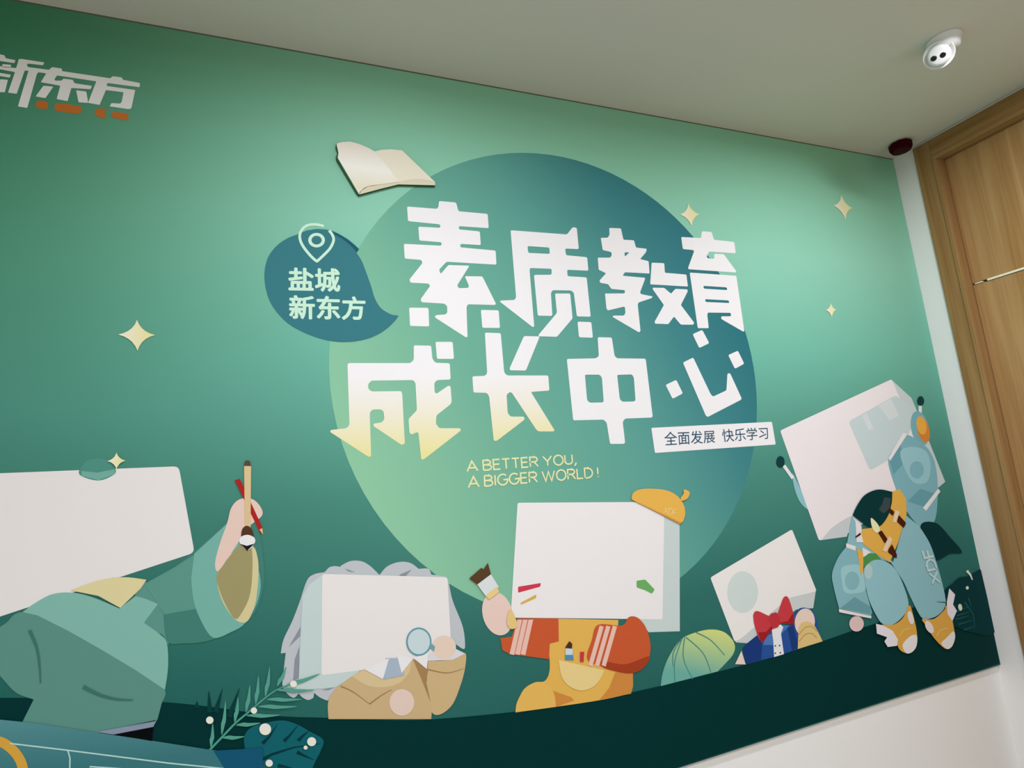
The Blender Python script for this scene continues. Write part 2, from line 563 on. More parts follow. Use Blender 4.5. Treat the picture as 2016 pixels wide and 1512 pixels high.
char(z5, [[[(1235,420),(1795,462),(1850,390),(1892,395),(1912,608),(1776,602),(1785,668),(1995,688),(2007,822),(1796,812),(1800,876),(1990,888),(2030,1278),(1893,1275),(1862,1040),(1835,1018),(1650,1015),(1635,1045),(1650,1270),(1505,1268),(1467,863),(1642,862),(1642,803),(1428,795),(1424,820),(1470,1378),(1450,1378),(1130,1130),(1135,1118),(1275,1112),(1290,1085)],[(1403,577),(1620,592),(1624,655),(1410,645)]],
          [[(1676,1048),(1827,1048),(1850,1295),(1695,1478),(1512,1472),(1515,1455),(1695,1240)]], [[(1899,1327),(2036,1332),(2052,1487),(1914,1482)]]], tw, 'white printed character second in the upper title row')
char(z6, [[[(400,145),(515,150),(540,262),(645,268),(665,340),(772,352),(765,385),(706,455),(790,475),(800,598),(555,585),(532,620),(757,640),(750,665),(705,785),(715,802),(832,825),(820,842),(690,885),(682,905),(710,1168),(695,1182),(432,1028),(440,1015),(545,1015),(560,990),(555,930),(540,927),(385,964),(372,945),(357,796),(553,795),(555,763),(420,750),(388,703),(310,690),(302,668),(368,595),(295,560),(285,440),(410,440),(425,415),(420,385),(335,365),(315,243),(385,242),(402,215)],[(550,388),(600,388),(555,430)]],
          [[(820,490),(945,495),(952,590),(1165,608),(1180,727),(806,705)]],
          [[(830,738),(945,740),(1012,798),(1055,750),(1175,755),(1178,775),(1110,910),(1242,1085),(1235,1105),(1110,1105),(1042,1025),(985,1100),(853,1095),(850,1075),(942,910),(832,755)]]], tw, 'white printed character third in the upper title row', 2.0)
char(z6, [[[(1318,178),(1415,185),(1438,262),(1640,285),(1655,398),(1390,380),(1365,430),(1380,448),(1442,452),(1440,402),(1535,405),(1660,575),(1655,588),(1185,555),(1182,540),(1240,380),(1235,365),(1130,355),(1113,235),(1310,245)]],
          [[(1198,588),(1660,620),(1740,1168),(1730,1175),(1510,1048),(1510,1022),(1608,1022),(1605,988),(1378,985),(1372,1005),(1387,1140),(1278,1140)],[(1332,720),(1565,735),(1572,762),(1338,748)],[(1350,852),(1585,865),(1592,890),(1355,880)]]], tw, 'white printed character last in the upper title row', 2.4)
zt = [on_wall(880, 740)[1] - MURAL_BASE.z, on_wall(820, 895)[1] - MURAL_BASE.z]
ty = ramp_mat([(0, WHITE), (0.35, (244, 238, 222)), (1.0, (240, 230, 158))], (0, 0, 1), zt[0], zt[1], 'white_to_yellow_print')
char(z7, [[[(765,175),(915,178),(925,290),(950,325),(1075,330),(1083,470),(965,475),(942,500),(945,580),(962,592),(1065,522),(1082,530),(1092,665),(1080,685),(960,780),(955,850),(985,890),(1165,890),(1172,910),(850,1160),(830,1158),(805,930),(790,925),(745,945),(728,930),(720,810),(792,735),(780,500),(760,475),(400,480),(370,510),(372,550),(400,573),(655,570),(665,590),(688,1025),(660,1035),(415,870),(420,850),(490,840),(512,810),(505,745),(480,728),(410,728),(385,755),(397,1130),(375,1138),(42,922),(50,905),(185,890),(210,860),(193,340),(205,328),(735,328),(765,300)]],
          [[(952,145),(1100,145),(1112,292),(965,292)]]], ty, 'white and yellow printed character first in the lower title row', 3.2)
char(z7, [[[(1378,65),(1515,70),(1545,410),(1570,435),(1925,435),(1935,565),(1775,577),(1980,908),(1970,918),(1840,918),(1820,900),(1612,585),(1595,577),(1565,600),(1575,760),(1600,790),(1715,790),(1722,815),(1480,1000),(1455,998),(1415,615),(1395,585),(1280,582),(1270,443),(1380,438),(1398,415)]],
          [[(1715,95),(1852,98),(1735,385),(1725,393),(1595,390),(1592,372)]]], ty, 'white and yellow printed character second in the lower title row', 3.2)
char(z8, [[[(405,100),(522,103),(545,255),(565,275),(802,278),(860,755),(850,765),(632,773),(612,800),(632,972),(620,982),(508,983),(480,808),(455,782),(203,788),(150,280),(390,275),(415,258)],[(300,415),(312,410),(420,410),(440,432),(455,630),(445,640),(340,642),(318,622)],[(566,412),(690,408),(705,438),(718,622),(705,632),(608,634),(588,612)]]], tw, 'white printed character third in the lower title row', 3.2)
char(z8, [[[(1190,75),(1270,40),(1328,150),(1245,190)]], [[(967,495),(1055,453),(1110,565),(1025,610)]], [[(1484,248),(1565,212),(1617,320),(1540,362)]],
          [[(1110,310),(1195,268),(1340,572),(1358,592),(1470,540),(1478,400),(1500,398),(1595,605),(1590,618),(1315,760),(1300,750)]]], tw, 'white printed character last in the lower title row', 3.0)

# ---- white strip with small dark lettering
pen.k = 6
strip = pen('label_strip', [rounded(z8([(848,850),(1845,800),(1877,988),(878,1058)]), 2.5)], WHITE, mural, 'white label strip printed below the lower title row')
DK = (48, 82, 104)
a, b, c, d = z8([(952,884),(1372,868),(1376,972),(962,998)])
lettering('strip_lettering', '全面发展', [a, b, c, d], DK, strip, 8, bold=0.004)
a, b, c, d = z8([(1428,862),(1808,842),(1816,942),(1440,968)])
lettering('strip_lettering', '快乐学习', [a, b, c, d], DK, strip, 8, bold=0.004)
# ---- slogan
SL = (236, 234, 176)
zs = Z(900, 880, .15873)
a, b, c, d = zs([(116,178),(1478,84),(1478,240),(116,316)])
stroke_lettering('slogan_line', 'A BETTER YOU,', zs([(114,180),(1462,92),(1472,206),(124,304)]), SL, mural, 5, label='pale yellow slogan line reading A BETTER YOU')
stroke_lettering('slogan_line', 'A BIGGER WORLD !', zs([(134,374),(1742,254),(1752,372),(138,504)]), SL, mural, 8, label='pale yellow slogan line reading A BIGGER WORLD')

# ---- logo in the top left corner
zl = Z(0, 80, .14881)
LG = (244, 242, 236)
pen.k = 3
logo = pen('logo_lettering', [[rounded(zl(l), 1.6)] for l in [
    [(250,246),(290,244),(587,290),(570,328),(372,305),(355,325),(375,352),(650,388),(690,352),(818,370),(822,405),(1460,500),(1490,472),(1612,488),(1628,520),(1852,562),(1848,618),(1422,562),(1408,600),(1790,655),(1738,897),(1700,908),(1450,870),(1475,828),(1590,835),(1610,815),(1635,685),(1402,655),(1318,852),(1165,825),(1275,540),(755,462),(718,518),(740,532),(820,530),(838,503),(965,520),(985,565),(1217,600),(1200,645),(945,628),(895,802),(750,775),(798,598),(540,552),(612,435),(510,420),(490,440),(362,892),(238,872),(378,400),(328,398),(222,705),(106,690),(200,418),(0,380),(-250,335),(-240,295),(0,340),(215,365)],
    [(-150,150),(60,196),(78,235),(207,260),(190,300),(0,270),(-250,225),(-240,190)],
    [(38,312),(152,322),(135,362),(18,348)],
    [(-200,395),(145,452),(130,492),(0,470),(-210,430)],
    [(5,512),(107,520),(65,687),(-40,680)],
    [(575,598),(708,610),(602,762),(472,740)],
    [(1008,658),(1142,675),(1168,825),(1040,818)]]], LG, mural, 'white logo characters printed in the top left corner', multi=True)
pen('logo_underline', [[rounded(zl(l), 8)] for l in [
    [(480,790),(640,805),(640,912),(470,895)], [(722,825),(905,838),(985,862),(1085,868),(1070,975),(900,955),(722,935)],
    [(1262,900),(1425,905),(1380,955),(1425,1035),(1330,1025),(1250,985)], [(1480,940),(1705,965),(1700,1058),(1600,1045),(1475,1015)]]],
    (200, 116, 52), logo, 'small blurred orange lettering under the logo', multi=True)

# ---- speech bubble with pin
zb = Z(500, 420, .178571)
pen.k = 3
bubble = pen('speech_bubble', [zb(spline([(690,172),(850,190),(1000,265),(1095,350),(1135,440),(1190,530),(1240,660),(1290,800),(1330,930),(1390,1035),(1470,1095),(1530,1120)]
             , False) + spline([(1595,1128),(1560,1180),(1480,1260),(1380,1330),(1250,1385),(1100,1415),(950,1420),(800,1400),(650,1355),(500,1290),(370,1210),(260,1100),(180,980),(135,850),(115,700),(130,560),(175,450),(260,350),(370,275),(480,232),(580,190)], False))],
             (60, 124, 131), mural, 'teal speech bubble printed left of the title')
pen('bubble_fold', [zb(spline([(830,186),(1000,265),(1100,340),(1158,395)], False) + [(1135,432)] + spline([(1135,432),(1060,352),(960,275),(830,205)], False))], (34, 92, 106), bubble, 'darker folded rim of the bubble')
MINT = (206, 240, 212)
pin = pen('map_pin', [[zb(ribbon(spline([(770,142),(700,126),(620,126),(560,150),(515,205),(505,270),(530,345),(590,430),(650,495),(697,533)], False), 30))],
                      [zb(ribbon(spline([(690,535),(760,470),(830,398),(866,335),(878,285),(862,235),(828,190)], False), 30))],
                      [zb(ell(690,297,92,80)), zb(ell(690,297,56,48))]], MINT, bubble, 'mint outlined map pin', multi=True)
lettering('bubble_lettering', '盐城', zb([(386,605),(940,615),(945,862),(388,852)]), MINT, bubble, 6, bold=0.028)
lettering('bubble_lettering', '新东方', zb([(392,908),(1222,925),(1220,1172),(396,1162)]), MINT, bubble, 6, bold=0.028)

# ---- stars
def star(pts, label):
    t, r, b, l = [Vector(p) for p in pts]
    c = (t + r + b + l) / 4
    loop = []
    for p, q in ((t, r), (r, b), (b, l), (l, t)):
        m = c + ((p + q) / 2 - c) * .42
        for s in (0, .2, .4, .6, .8):
            loop.append(tuple(p * (1 - s) ** 2 + m * 2 * s * (1 - s) + q * s * s))
    xl, xr = on_wall(*l)[0] - MURAL_BASE.x, on_wall(*r)[0] - MURAL_BASE.x
    m = ramp_mat([(0, (246, 240, 216)), (1, (238, 228, 150))], (1, 0, 0), xl, xr, 'star_print')
    return pen('star', [loop], m, mural, label, step=False)
pen.k = 14
star([(270,630),(306,660),(271,691),(233,659)], 'largest pale yellow star on the left')
star([(1354,401),(1377,422),(1361,446),(1338,423)], 'pale yellow star on the edge of the disc')
star([(1655,384),(1678,410),(1664,433),(1640,405)], 'pale yellow star near the top right corner')
star([(1635,597),(1646,610),(1637,625),(1625,611)], 'smallest pale yellow star on the right')

# ---- open book: raised cut-out board
z2 = Z(500, 240, .248016)
pen.k = 2
OUT = z2([(650,185),(690,175),(760,172),(830,190),(900,220),(955,250),(1000,238),(1080,231),(1170,240),(1430,490),(1432,517),(1145,510),(1000,545),(830,592),(812,572),(655,310),(650,280),(665,255),(648,210)])
book = pen('open_book', [OUT], (58, 104, 74), mural, 'cream open book cut-out raised above the disc edge', thick=.009)
PB = Pen(6 + int(.009 / DY))
lp = on_wall(*z2([(700, 180)])[0]), on_wall(*z2([(1000, 540)])[0])
page_m = ramp_mat([(0, (238, 228, 210)), (.55, (250, 246, 234)), (1, (234, 226, 200))], (0, 0, 1), lp[0][1] - MURAL_BASE.z, lp[1][1] - MURAL_BASE.z, 'page_print')
PB('left_page', [z2([(690,176),(760,172),(830,190),(900,220),(955,250),(1010,310),(1060,375),(1145,490)] + spline([(1145,490),(1000,510),(900,525),(845,560),(830,588)], False)[1:] + [(662,300),(668,262),(655,205),(652,187)])], page_m, book)
PB('right_page', [z2([(955,250),(1000,238),(1080,232),(1170,241),(1428,488)] + spline([(1428,488),(1330,468),(1240,470),(1145,492)], False)[1:] + [(1060,375),(1010,310)])], (240, 232, 208), book)
PB('page_edges', [z2([(832,590),(848,560),(900,527),(1000,512),(1144,492),(1145,509),(1000,545)])], (222, 212, 180), book)
PB('page_edges', [z2([(1145,490),(1240,468),(1330,466),(1430,488),(1432,517),(1145,510)])], (226, 216, 186), book)

# ---- printed figures: plain blank boards with plain coloured shapes stand where the cartoon figures are
za = Z(0, 880, .277778)
zc = Z(0, 1180, .222222)
pen.k = 4
B1 = pen('blank_board', [rounded([(-110,936),(352,918),(383,1088),(-110,1250)], 10)], (238, 232, 226), mural, 'plain white printed board above the green draped shape at left')
pen('round_cap', [za(spline([(568,200),(575,140),(620,95),(690,80),(760,95),(805,140),(815,190),(700,238)]))], (82, 148, 132), B1)
pen('cap_band', [za([(578,170),(690,182),(812,158),(815,192),(700,236),(580,206)])], (120, 176, 160), B1)
pen('drape', [zc(spline([(-60,280),(60,205),(120,140),(200,113),(330,140),(600,270),(900,440),(1200,620),(1455,790),(1430,930),(1395,1065)], False)) + zc([(860,1180),(200,1085),(300,885)]) + zc(spline([(300,885),(150,830),(40,720),(-60,600)], False))], (96, 148, 134), B1, 'muted green draped shape')
pen('shoulder', [za(spline([(960,985),(1040,960),(1120,1080),(1180,1200),(1195,1400),(1150,1330),(1000,1250)]))], (96, 152, 138), B1)
pen('lapel', [zc(spline([(200,113),(300,40),(460,-45),(640,-60),(820,-20),(1060,80)], False) + [(1200,-30), (1280,-10)] + [(1400,40),(1280,200)] + spline([(1280,210),(1420,310),(1480,390),(1490,600),(1462,800)], False) + [(1200,625),(900,445),(600,275),(330,140)])], (134, 188, 172), B1, 'pale green folded band')
pen('sleeve', [za(spline([(1040,965),(1240,850),(1560,570),(1640,470)], False) + spline([(1740,440),(1830,580),(1868,800),(1872,950),(1830,1130),(1740,1250),(1600,1330),(1450,1380),(1300,1392),(1185,1375),(1160,1185)], False))], (70, 130, 117), B1, 'dark green rounded sleeve shape')
pen('sleeve_top', [za([(1025,970),(1240,850),(1390,755),(1365,1000),(1400,1145),(1165,1185)])], (96, 154, 138), B1)
pen('sleeve_cuff', [za(spline([(1378,755),(1590,560),(1640,500)], False) + spline([(1740,640),(1840,900),(1830,1080),(1740,1245),(1640,1310),(1510,1350),(1420,1220),(1372,1080),(1356,930)], False))], (122, 182, 166), B1, 'pale green cuff shape')
pen('sleeve_lining', [za(spline([(1785,700),(1825,780),(1832,900),(1815,1080),(1780,1190),(1738,1242),(1665,1220),(1580,1100),(1540,960),(1560,850),(1660,740)]))], (220, 206, 154), B1, 'sand coloured rim of the cuff')
pen('cuff_opening', [za(spline([(1540,900),(1640,760),(1740,660),(1784,720),(1788,900),(1768,1060),(1710,1180),(1665,1216),(1600,1120),(1552,1000)]))], (164, 154, 106), B1, 'olive opening of the cuff')
pen('pink_ribbon', [za(spline([(1640,430),(1700,370),(1790,370),(1850,430),(1855,490),(1770,560),(1700,660),(1620,780),(1545,880),(1525,820),(1560,680),(1610,540)]))], (236, 206, 190), B1, 'pale pink ribbon shape at the cuff')
pen('collar', [za(spline([(500,1015),(700,945),(880,922),(1040,940)], False) + [(1000,1000),(855,1140),(700,1055)])], (228, 216, 160), B1, 'pale yellow collar shape')
for pts, w0 in ([(265,270),(330,430),(355,600),(362,740)], 8), ([(740,770),(880,840),(1030,880),(1180,888)], 10):
    pen('fold_line', [ribbon(zc(spline(pts, False)), w0 * .8, 2)], (62, 118, 106), B1)
pen('red_pencil', [za([(1664,235),(1700,225),(1862,575),(1862,618),(1840,600)])], (178, 40, 36), B1)
pen('pencil_tip', [za([(1838,585),(1860,575),(1864,620)])], (228, 196, 130), B1)
pen('writing_brush', [za([(1730,130),(1780,132),(1776,570),(1736,570)])], (226, 196, 146), B1, 'wooden writing brush held upright')
pen('brush_cap', [za(spline([(1728,135),(1738,100),(1768,100),(1780,136)], False))], (92, 76, 66), B1)
pen('brush_ferrule', [za(spline([(1708,630),(1718,580),(1750,558),(1784,580),(1800,635)], False))], (86, 58, 36), B1)
pen('brush_tuft', [za(spline([(1700,680),(1706,640),(1752,622),(1800,640),(1806,678),(1755,732)]))], (240, 238, 234), B1)
pen('ink_tip', [za([(1702,686),(1750,700),(1804,684),(1752,735)])], (30, 30, 34), B1)
star([(230,891),(248,907),(230,924),(212,908)], 'small pale yellow star beside the round cap')
# teal banner at the bottom left
bpx = [(-80,1060),(0,1060),(300,1090),(860,1175),(1400,1255),(1850,1325),(2016,1345),(2016,1560),(-80,1560)]
b0, b1 = on_wall(100, 1430)[1] - MURAL_BASE.z, on_wall(100, 1512)[1] - MURAL_BASE.z
ban = pen('banner', [zc(bpx)], ramp_mat([(0, (104, 162, 164)), (1, (62, 122, 126))], (0.12, 0, 1), b0 - .05, b1 - .15, 'banner_print'), mural, 'teal banner printed at the lower left corner')
pen('banner_edge', [zc([(860,1170),(1375,1075),(1395,1060),(1360,1125),(1010,1192)])], (140, 152, 170), ban)
pen('dark_wedge', [zc([(1010,1192),(1360,1125),(1350,1250)])], (6, 10, 12), ban)
pen('gold_ring', [zc(ribbon(spline([(-60,1240),(40,1268),(130,1340),(190,1430),(220,1540)], False), 90))], (222, 168, 66), ban, 'gold ring arc on the banner')
pen('banner_line', [[zc(ribbon(l, 13))] for l in [[(95,1270),(600,1330),(1500,1445),(2000,1495)], [(605,1330),(625,1400),(622,1560)], [(800,1540),(800,1475),(1080,1494)]]], (186, 224, 214), ban, multi=True)
pen('blue_corner', [zc([(1895,1335),(2330,1310),(2330,1560),(2030,1560),(1960,1440)])], (22, 88, 116), ban)

# figure two: grey cloud, white board, tan mound, lens
ze = Z(520, 1080, .218254)
pen.k = 5
cloud_pts = [(150,945),(175,820),(255,650),(320,480),(385,290),(450,232),(550,212)]
C2 = pen('grey_cloud', [ze(spline([(150,945),(175,820),(255,650),(320,480),(385,290),(450,232),(548,212)], False) + spline([(552,205),(590,168),(640,158),(690,165)], False) + spline([(690,155),(780,112),(880,115),(960,160),(1040,238)], False) + spline([(1040,238),(1110,160),(1220,120),(1320,130),(1392,182)], False) + spline([(1400,182),(1480,182),(1508,235)], False) + spline([(1520,236),(1600,246),(1655,280),(1700,470),(1790,700),(1812,870),(1795,905),(1740,870)], False)
                        + [(1690,840),(640,1270),(575,1370)] + spline([(560,1368),(500,1340),(450,1300)], False) + spline([(445,1345),(400,1365),(350,1345),(310,1305)], False) + spline([(300,1320),(265,1345),(210,1310),(168,1240),(170,1150),(195,940)], False))], (196, 200, 202), mural, 'grey scalloped cloud shape behind the second white board')
for pts in ([(220,890),(330,700),(325,790)], [(262,1190),(275,1000),(318,880),(315,1165)], [(1160,300),(1230,230),(1330,190),(1215,318)], [(730,180),(820,212),(760,205)], [(520,1275),(640,1245),(580,1275)]):
    pen('cloud_shade', [ze(pts)], (146, 150, 160), C2)
pen('board_side', [ze([(525,235),(400,330),(345,430),(312,1180),(200,1245),(330,1278),(640,1250),(860,1120)])], (202, 218, 212), C2)
pen('blank_board', [rounded(ze([(524,228),(1652,258),(1692,990),(518,1142)]), 5)], (240, 234, 228), C2, 'plain white printed board above the tan mound')
pen('tan_mound', [ze(spline([(580,1536),(575,1400),(605,1310),(690,1225),(790,1150),(900,1085)], False) + [(1070,1172),(1230,1115)] + spline([(1335,990),(1400,1060),(1480,1240),(1510,1420),(1505,1536)], False))], (210, 180, 132), C2, 'tan mound shape')
pen('tan_sleeve', [ze(spline([(1475,1010),(1640,1005),(1760,960),(1818,950),(1808,1090),(1770,1230),(1700,1400),(1600,1488),(1520,1486),(1490,1370),(1465,1200)], False))], (212, 182, 132), C2)
pen('tan_collar', [ze([(790,1150),(900,1088),(1070,1172),(1230,1120),(1335,995)] + spline([(1310,1110),(1220,1210),(1080,1250),(930,1235),(790,1150)], False))], (222, 198, 150), C2)
pen('fold_line', [[ribbon(ze(spline(p, False)), 2.6, 1)] for p in ([(690,1240),(800,1290),(950,1400)], [(950,1400),(1060,1320),(1150,1270)], [(1480,1090),(1650,1120),(1800,1080)])], (162, 128, 84), C2, multi=True)
pen('tan_shade', [ze([(1340,990),(1480,1080),(1460,1200),(1500,1380),(1420,1180)])], (170, 134, 88), C2)
pen('pale_disc', [ze(ell(1240,1385,112,120))], (234, 208, 192), C2)
pen('white_cuff', [ze([(1470,1010),(1500,930),(1720,900),(1812,945),(1700,1002)])], (226, 222, 224), C2)
pen('pale_disc', [ze(ell(1620,888,108,105))], (238, 212, 192), C2)
pen('neck_shade', [ze([(1095,985),(1240,985),(1262,1140),(1075,1178)])], (172, 188, 200), C2)
pen('white_collar', [[ze([(900,1085),(1125,985),(1070,1176)])], [ze([(1195,955),(1345,988),(1238,1120)])], [ze([(1345,985),(1480,930),(1465,1085)])]], (242, 238, 236), C2, multi=True)
lens = pen('magnifying_glass', [ze(ell(1393,838,114,128))], (98, 158, 168), C2, 'round magnifying glass with teal rim')
pen('glass', [ze(ell(1393,838,100,113))], (206, 222, 222), lens)
pen('glass_handle', [ze([(1480,885),(1500,850),(1538,880),(1530,925)])], (110, 168, 172), lens)

# figure three: white board, beret, red and yellow shapes, paint brush
zg = Z(900, 950, .310752)
pen.k = 5
S3 = pen('board_side', [zg([(1300,150),(1408,250),(1410,942),(1212,948),(1150,862)])], (206, 218, 214), mural, 'pale grey side of the board under the beret')
pen('blank_board', [rounded(zg([(382,128),(1312,122),(1300,866),(338,856)]), 4)], (244, 238, 234), S3, 'plain white printed board under the yellow beret')
for pts, cc, sp_ in (([(385,660),(530,636),(525,660),(385,698)], (214, 62, 82), 1), ([(400,762),(500,708),(500,732),(402,774)], (222, 180, 84), 1), ([(1135,622),(1190,614),(1250,678),(1232,704),(1190,682),(1136,664)], (112, 178, 102), 1)):
    pen('paint_dab', [rounded(zg(pts), 2)], cc, S3)
pen('pale_disc', [zg(ell(255,830,95,140,-14))], (238, 208, 194), S3)
YEL = (234, 184, 88)
pen('yellow_mound', [zg([(635,862),(1020,870),(1000,1170),(1112,1200),(1112,1290)]) + zg(spline([(1100,1335),(860,1385),(370,1455)], False)) + zg(spline([(375,1400),(420,1310),(490,1265),(555,1255),(585,1180),(582,1015),(640,990)], False))], YEL, S3, 'yellow mound shape with round pocket')
pen('mound_shade', [[zg([(1000,1200),(1112,1205),(1110,1290),(1100,1336),(900,1376),(960,1300)])], [zg([(560,1265),(610,1320),(720,1358),(740,1380),(625,1420)])]], (214, 142, 66), S3, multi=True)
pen('yellow_disc', [zg(spline([(368,1455),(378,1390),(425,1310),(500,1265),(570,1275),(612,1335),(624,1420)], False))], (236, 188, 94), S3)
RED = (206, 92, 52)
pen('red_sleeve', [zg(spline([(272,985),(345,975),(380,860),(640,860),(642,1005),(585,1020),(580,1118),(330,1085),(285,1060)], False)[::5])], RED, S3, 'red orange sleeve shape at left')
pen('sleeve_stripe', [[zg([(x,868),(x+30,868),(x-20,1092),(x-50,1086)])] for x in (380, 415, 450)], (240, 196, 178), S3, multi=True)
pen('red_sleeve', [zg(spline([(890,900),(1040,905),(1085,852),(1140,855),(1192,915),(1220,1010),(1218,1090),(1188,1160),(1130,1200),(1060,1205),(930,1170),(822,1120),(850,1000)]))], RED, S3, 'red orange sleeve shape at right')
pen('sleeve_shade', [zg(spline([(920,1130),(1060,1150),(1212,1100),(1185,1165),(1125,1203),(1050,1205),(925,1172)]))], (170, 66, 36), S3)
pen('sleeve_stripe', [[zg([(x,905),(x+26,912),(x-46,1165),(x-72,1155)])] for x in (900, 942, 984)], (240, 196, 178), S3, multi=True)
pen('pocket', [zg([(640,1122),(930,1188)] + spline([(930,1188),(900,1250),(850,1298),(780,1316),(710,1290),(660,1230),(640,1122)], False))], (240, 212, 142), S3)
pen('paint_tube', [zg([(682,1060),(728,1055),(736,1125),(680,1122)])], (86, 148, 178), S3)
pen('tube_label', [zg([(684,1050),(728,1050),(730,1090),(682,1090)])], (214, 220, 220), S3)
pen('tube_cap', [zg([(680,1045),(708,1003),(726,1020),(724,1052)])], (74, 52, 36), S3)
pen('red_stick', [zg([(775,1072),(802,1070),(798,1136),(775,1134)])], (206, 60, 68), S3)
BR = pen('brush_ferrule', [zg([(125,645),(212,580),(262,662),(175,715)])], (224, 228, 226), S3, 'broad paint brush with pale ferrule')
pen('brush_bristles', [zg([(74,606),(150,540),(165,548),(192,508),(212,580),(125,645)])], (92, 66, 42), S3, 'dark brown bristles')
pen('brush_collar', [zg([(175,715),(250,658),(264,692),(200,740)])], (240, 210, 140), S3)
pen('brush_handle', [zg(spline([(312,880),(335,800),(375,880),(375,915),(335,925)]))], (236, 202, 130), S3)
BER = pen('beret', [zg(spline([(1100,102),(1112,65),(1160,42),(1250,40),(1330,52),(1390,85),(1430,140),(1440,200),(1425,250)], False) + [(1408,262),(1330,222),(1108,112)])], (238, 184, 84), S3, 'yellow beret on the corner of the board')
pen('beret_rim', [zg([(1108,110),(1330,214),(1410,252),(1426,246),(1408,264),(1330,224)])], (218, 146, 62), S3)
pen('beret_stem', [zg(spline([(1412,98),(1430,70),(1433,44),(1468,62),(1455,100),(1420,116)]))], (238, 184, 84), S3)
stroke_lettering('beret_lettering', 'XDF', zg([(1312,158),(1385,172),(1378,212),(1303,192)]), (244, 210, 130), S3, pen.k + 1, .16)

# shell between the third and fourth figures
zh = Z(1280, 1020, .224845)
pen.k = 4
s0, s1 = on_wall(1400, 1250)[1] - MURAL_BASE.z, on_wall(1400, 1300)[1] - MURAL_BASE.z
SH = pen('striped_leaf', [zh(spline([(92,1470),(108,1360),(160,1220),(265,1065),(400,1000),(530,975),(640,995),(715,1060),(742,1130),(720,1200),(660,1270),(590,1342)], False))],
         ramp_mat([(0, (222, 224, 130)), (.35, (190, 212, 140)), (1, (112, 178, 162))], (0.35, 0, 1), s0 + .35 * (on_wall(1440, 1250)[0] - MURAL_BASE.x), s1 + .35 * (on_wall(1370, 1300)[0] - MURAL_BASE.x) - .03, 'leaf_print'), mural, 'pale green and yellow ribbed leaf shape on the ground')
for pts in ([(280,1050),(215,1250),(215,1440)], [(300,1045),(290,1230),(370,1410)], [(310,1042),(460,1180),(530,1350)], [(400,1000),(530,1070),(650,1200)], [(265,1065),(200,1180),(200,1300)]):
    pen('leaf_rib', [ribbon(zh(spline(pts, False)), 2.2, 1.4)], (72, 140, 128), SH)

# figure four: small tilted board, bow tie, blue mound
pen.k = 5
S4 = pen('board_side', [zh([(735,1060),(1200,680),(1450,625),(1426,788),(1280,800),(860,1096),(750,1088)])], (208, 212, 208), mural, 'pale grey side of the small tilted board')
pen('blank_board', [rounded(zh([(525,520),(1240,98),(1456,640),(1210,700),(800,1050),(738,1082)]), 4)], (244, 238, 232), S4, 'small tilted white printed board above the red bow tie')
pen('clear_lens', [zh(ell(808,648,135,182))], (214, 224, 218), S4, 'pale clear lens')
pen('blue_mound', [zh([(805,1140),(840,1100),(940,1020),(1060,970),(1250,930)] + spline([(1256,850),(1310,788),(1395,795),(1445,860),(1475,985),(1482,1085)], False) + [(1080,1216),(838,1278)])], (44, 84, 152), S4, 'blue mound shape')
pen('mound_shade', [[zh([(805,1140),(840,1100),(930,1030),(980,1080),(970,1240),(838,1276)])], [zh([(1200,960),(1250,935),(1300,1135),(1240,1160)])]], (30, 60, 124), S4, multi=True)
pen('mound_light', [[zh([(1010,1030),(1062,1010),(1080,1110),(985,1110)])], [zh([(1150,935),(1215,940),(1140,1020)])]], (82, 126, 186), S4, multi=True)
pen('white_front', [zh([(1060,970),(1140,930),(1162,955),(1142,1010),(1168,1190),(1082,1216),(1075,1080)])], (238, 236, 234), S4)
pen('button', [[zh(ell(x, y, 7, 8, 0, 10))] for x, y in ((1092,1118),(1130,1115),(1092,1182),(1136,1178))], (70, 76, 88), S4, multi=True)
pen('pale_disc', [zh(ell(1350,910,88,120,5))], (240, 214, 196), S4)
pen('pale_disc', [zh([(740,1278),(795,1160),(832,1280)])], (238, 214, 204), S4)
ST = pen('yellow_stack', [zh([(1288,1145),(1295,960)] + spline([(1320,915),(1370,905),(1420,925),(1460,985),(1505,1078)], False))], (228, 198, 130), S4, 'yellow stacked cone shape')
for y in (990, 1050):
    pen('stack_line', [ribbon(zh(spline([(1300, y + 30), (1350, y - 30), (1410, y - 40), (1455, y)], False)), 2)], (200, 160, 92), S4)
BT = pen('bow_tie', [zh(spline([(897,850),(912,818),(945,815),(1000,840),(1040,858)], False) + [(1090,822),(1112,832)] + spline([(1130,780),(1160,700),(1190,684),(1215,720),(1250,840),(1260,930)], False) + [(1130,920),(1115,955),(1065,972)] + spline([(1030,1020),(985,1080),(962,1078),(935,1020),(905,920)], False))], (204, 64, 70), S4, 'red bow tie')
pen('bow_shade', [[zh([(940,1000),(1010,995),(1060,940),(1068,968),(985,1080),(962,1078)])], [zh([(1130,915),(1200,900),(1245,830),(1260,932)])]], (160, 36, 40), S4, multi=True)
pen('bow_knot', [zh(ell(1082,890,48,62,-15))], (194, 56, 62), S4)

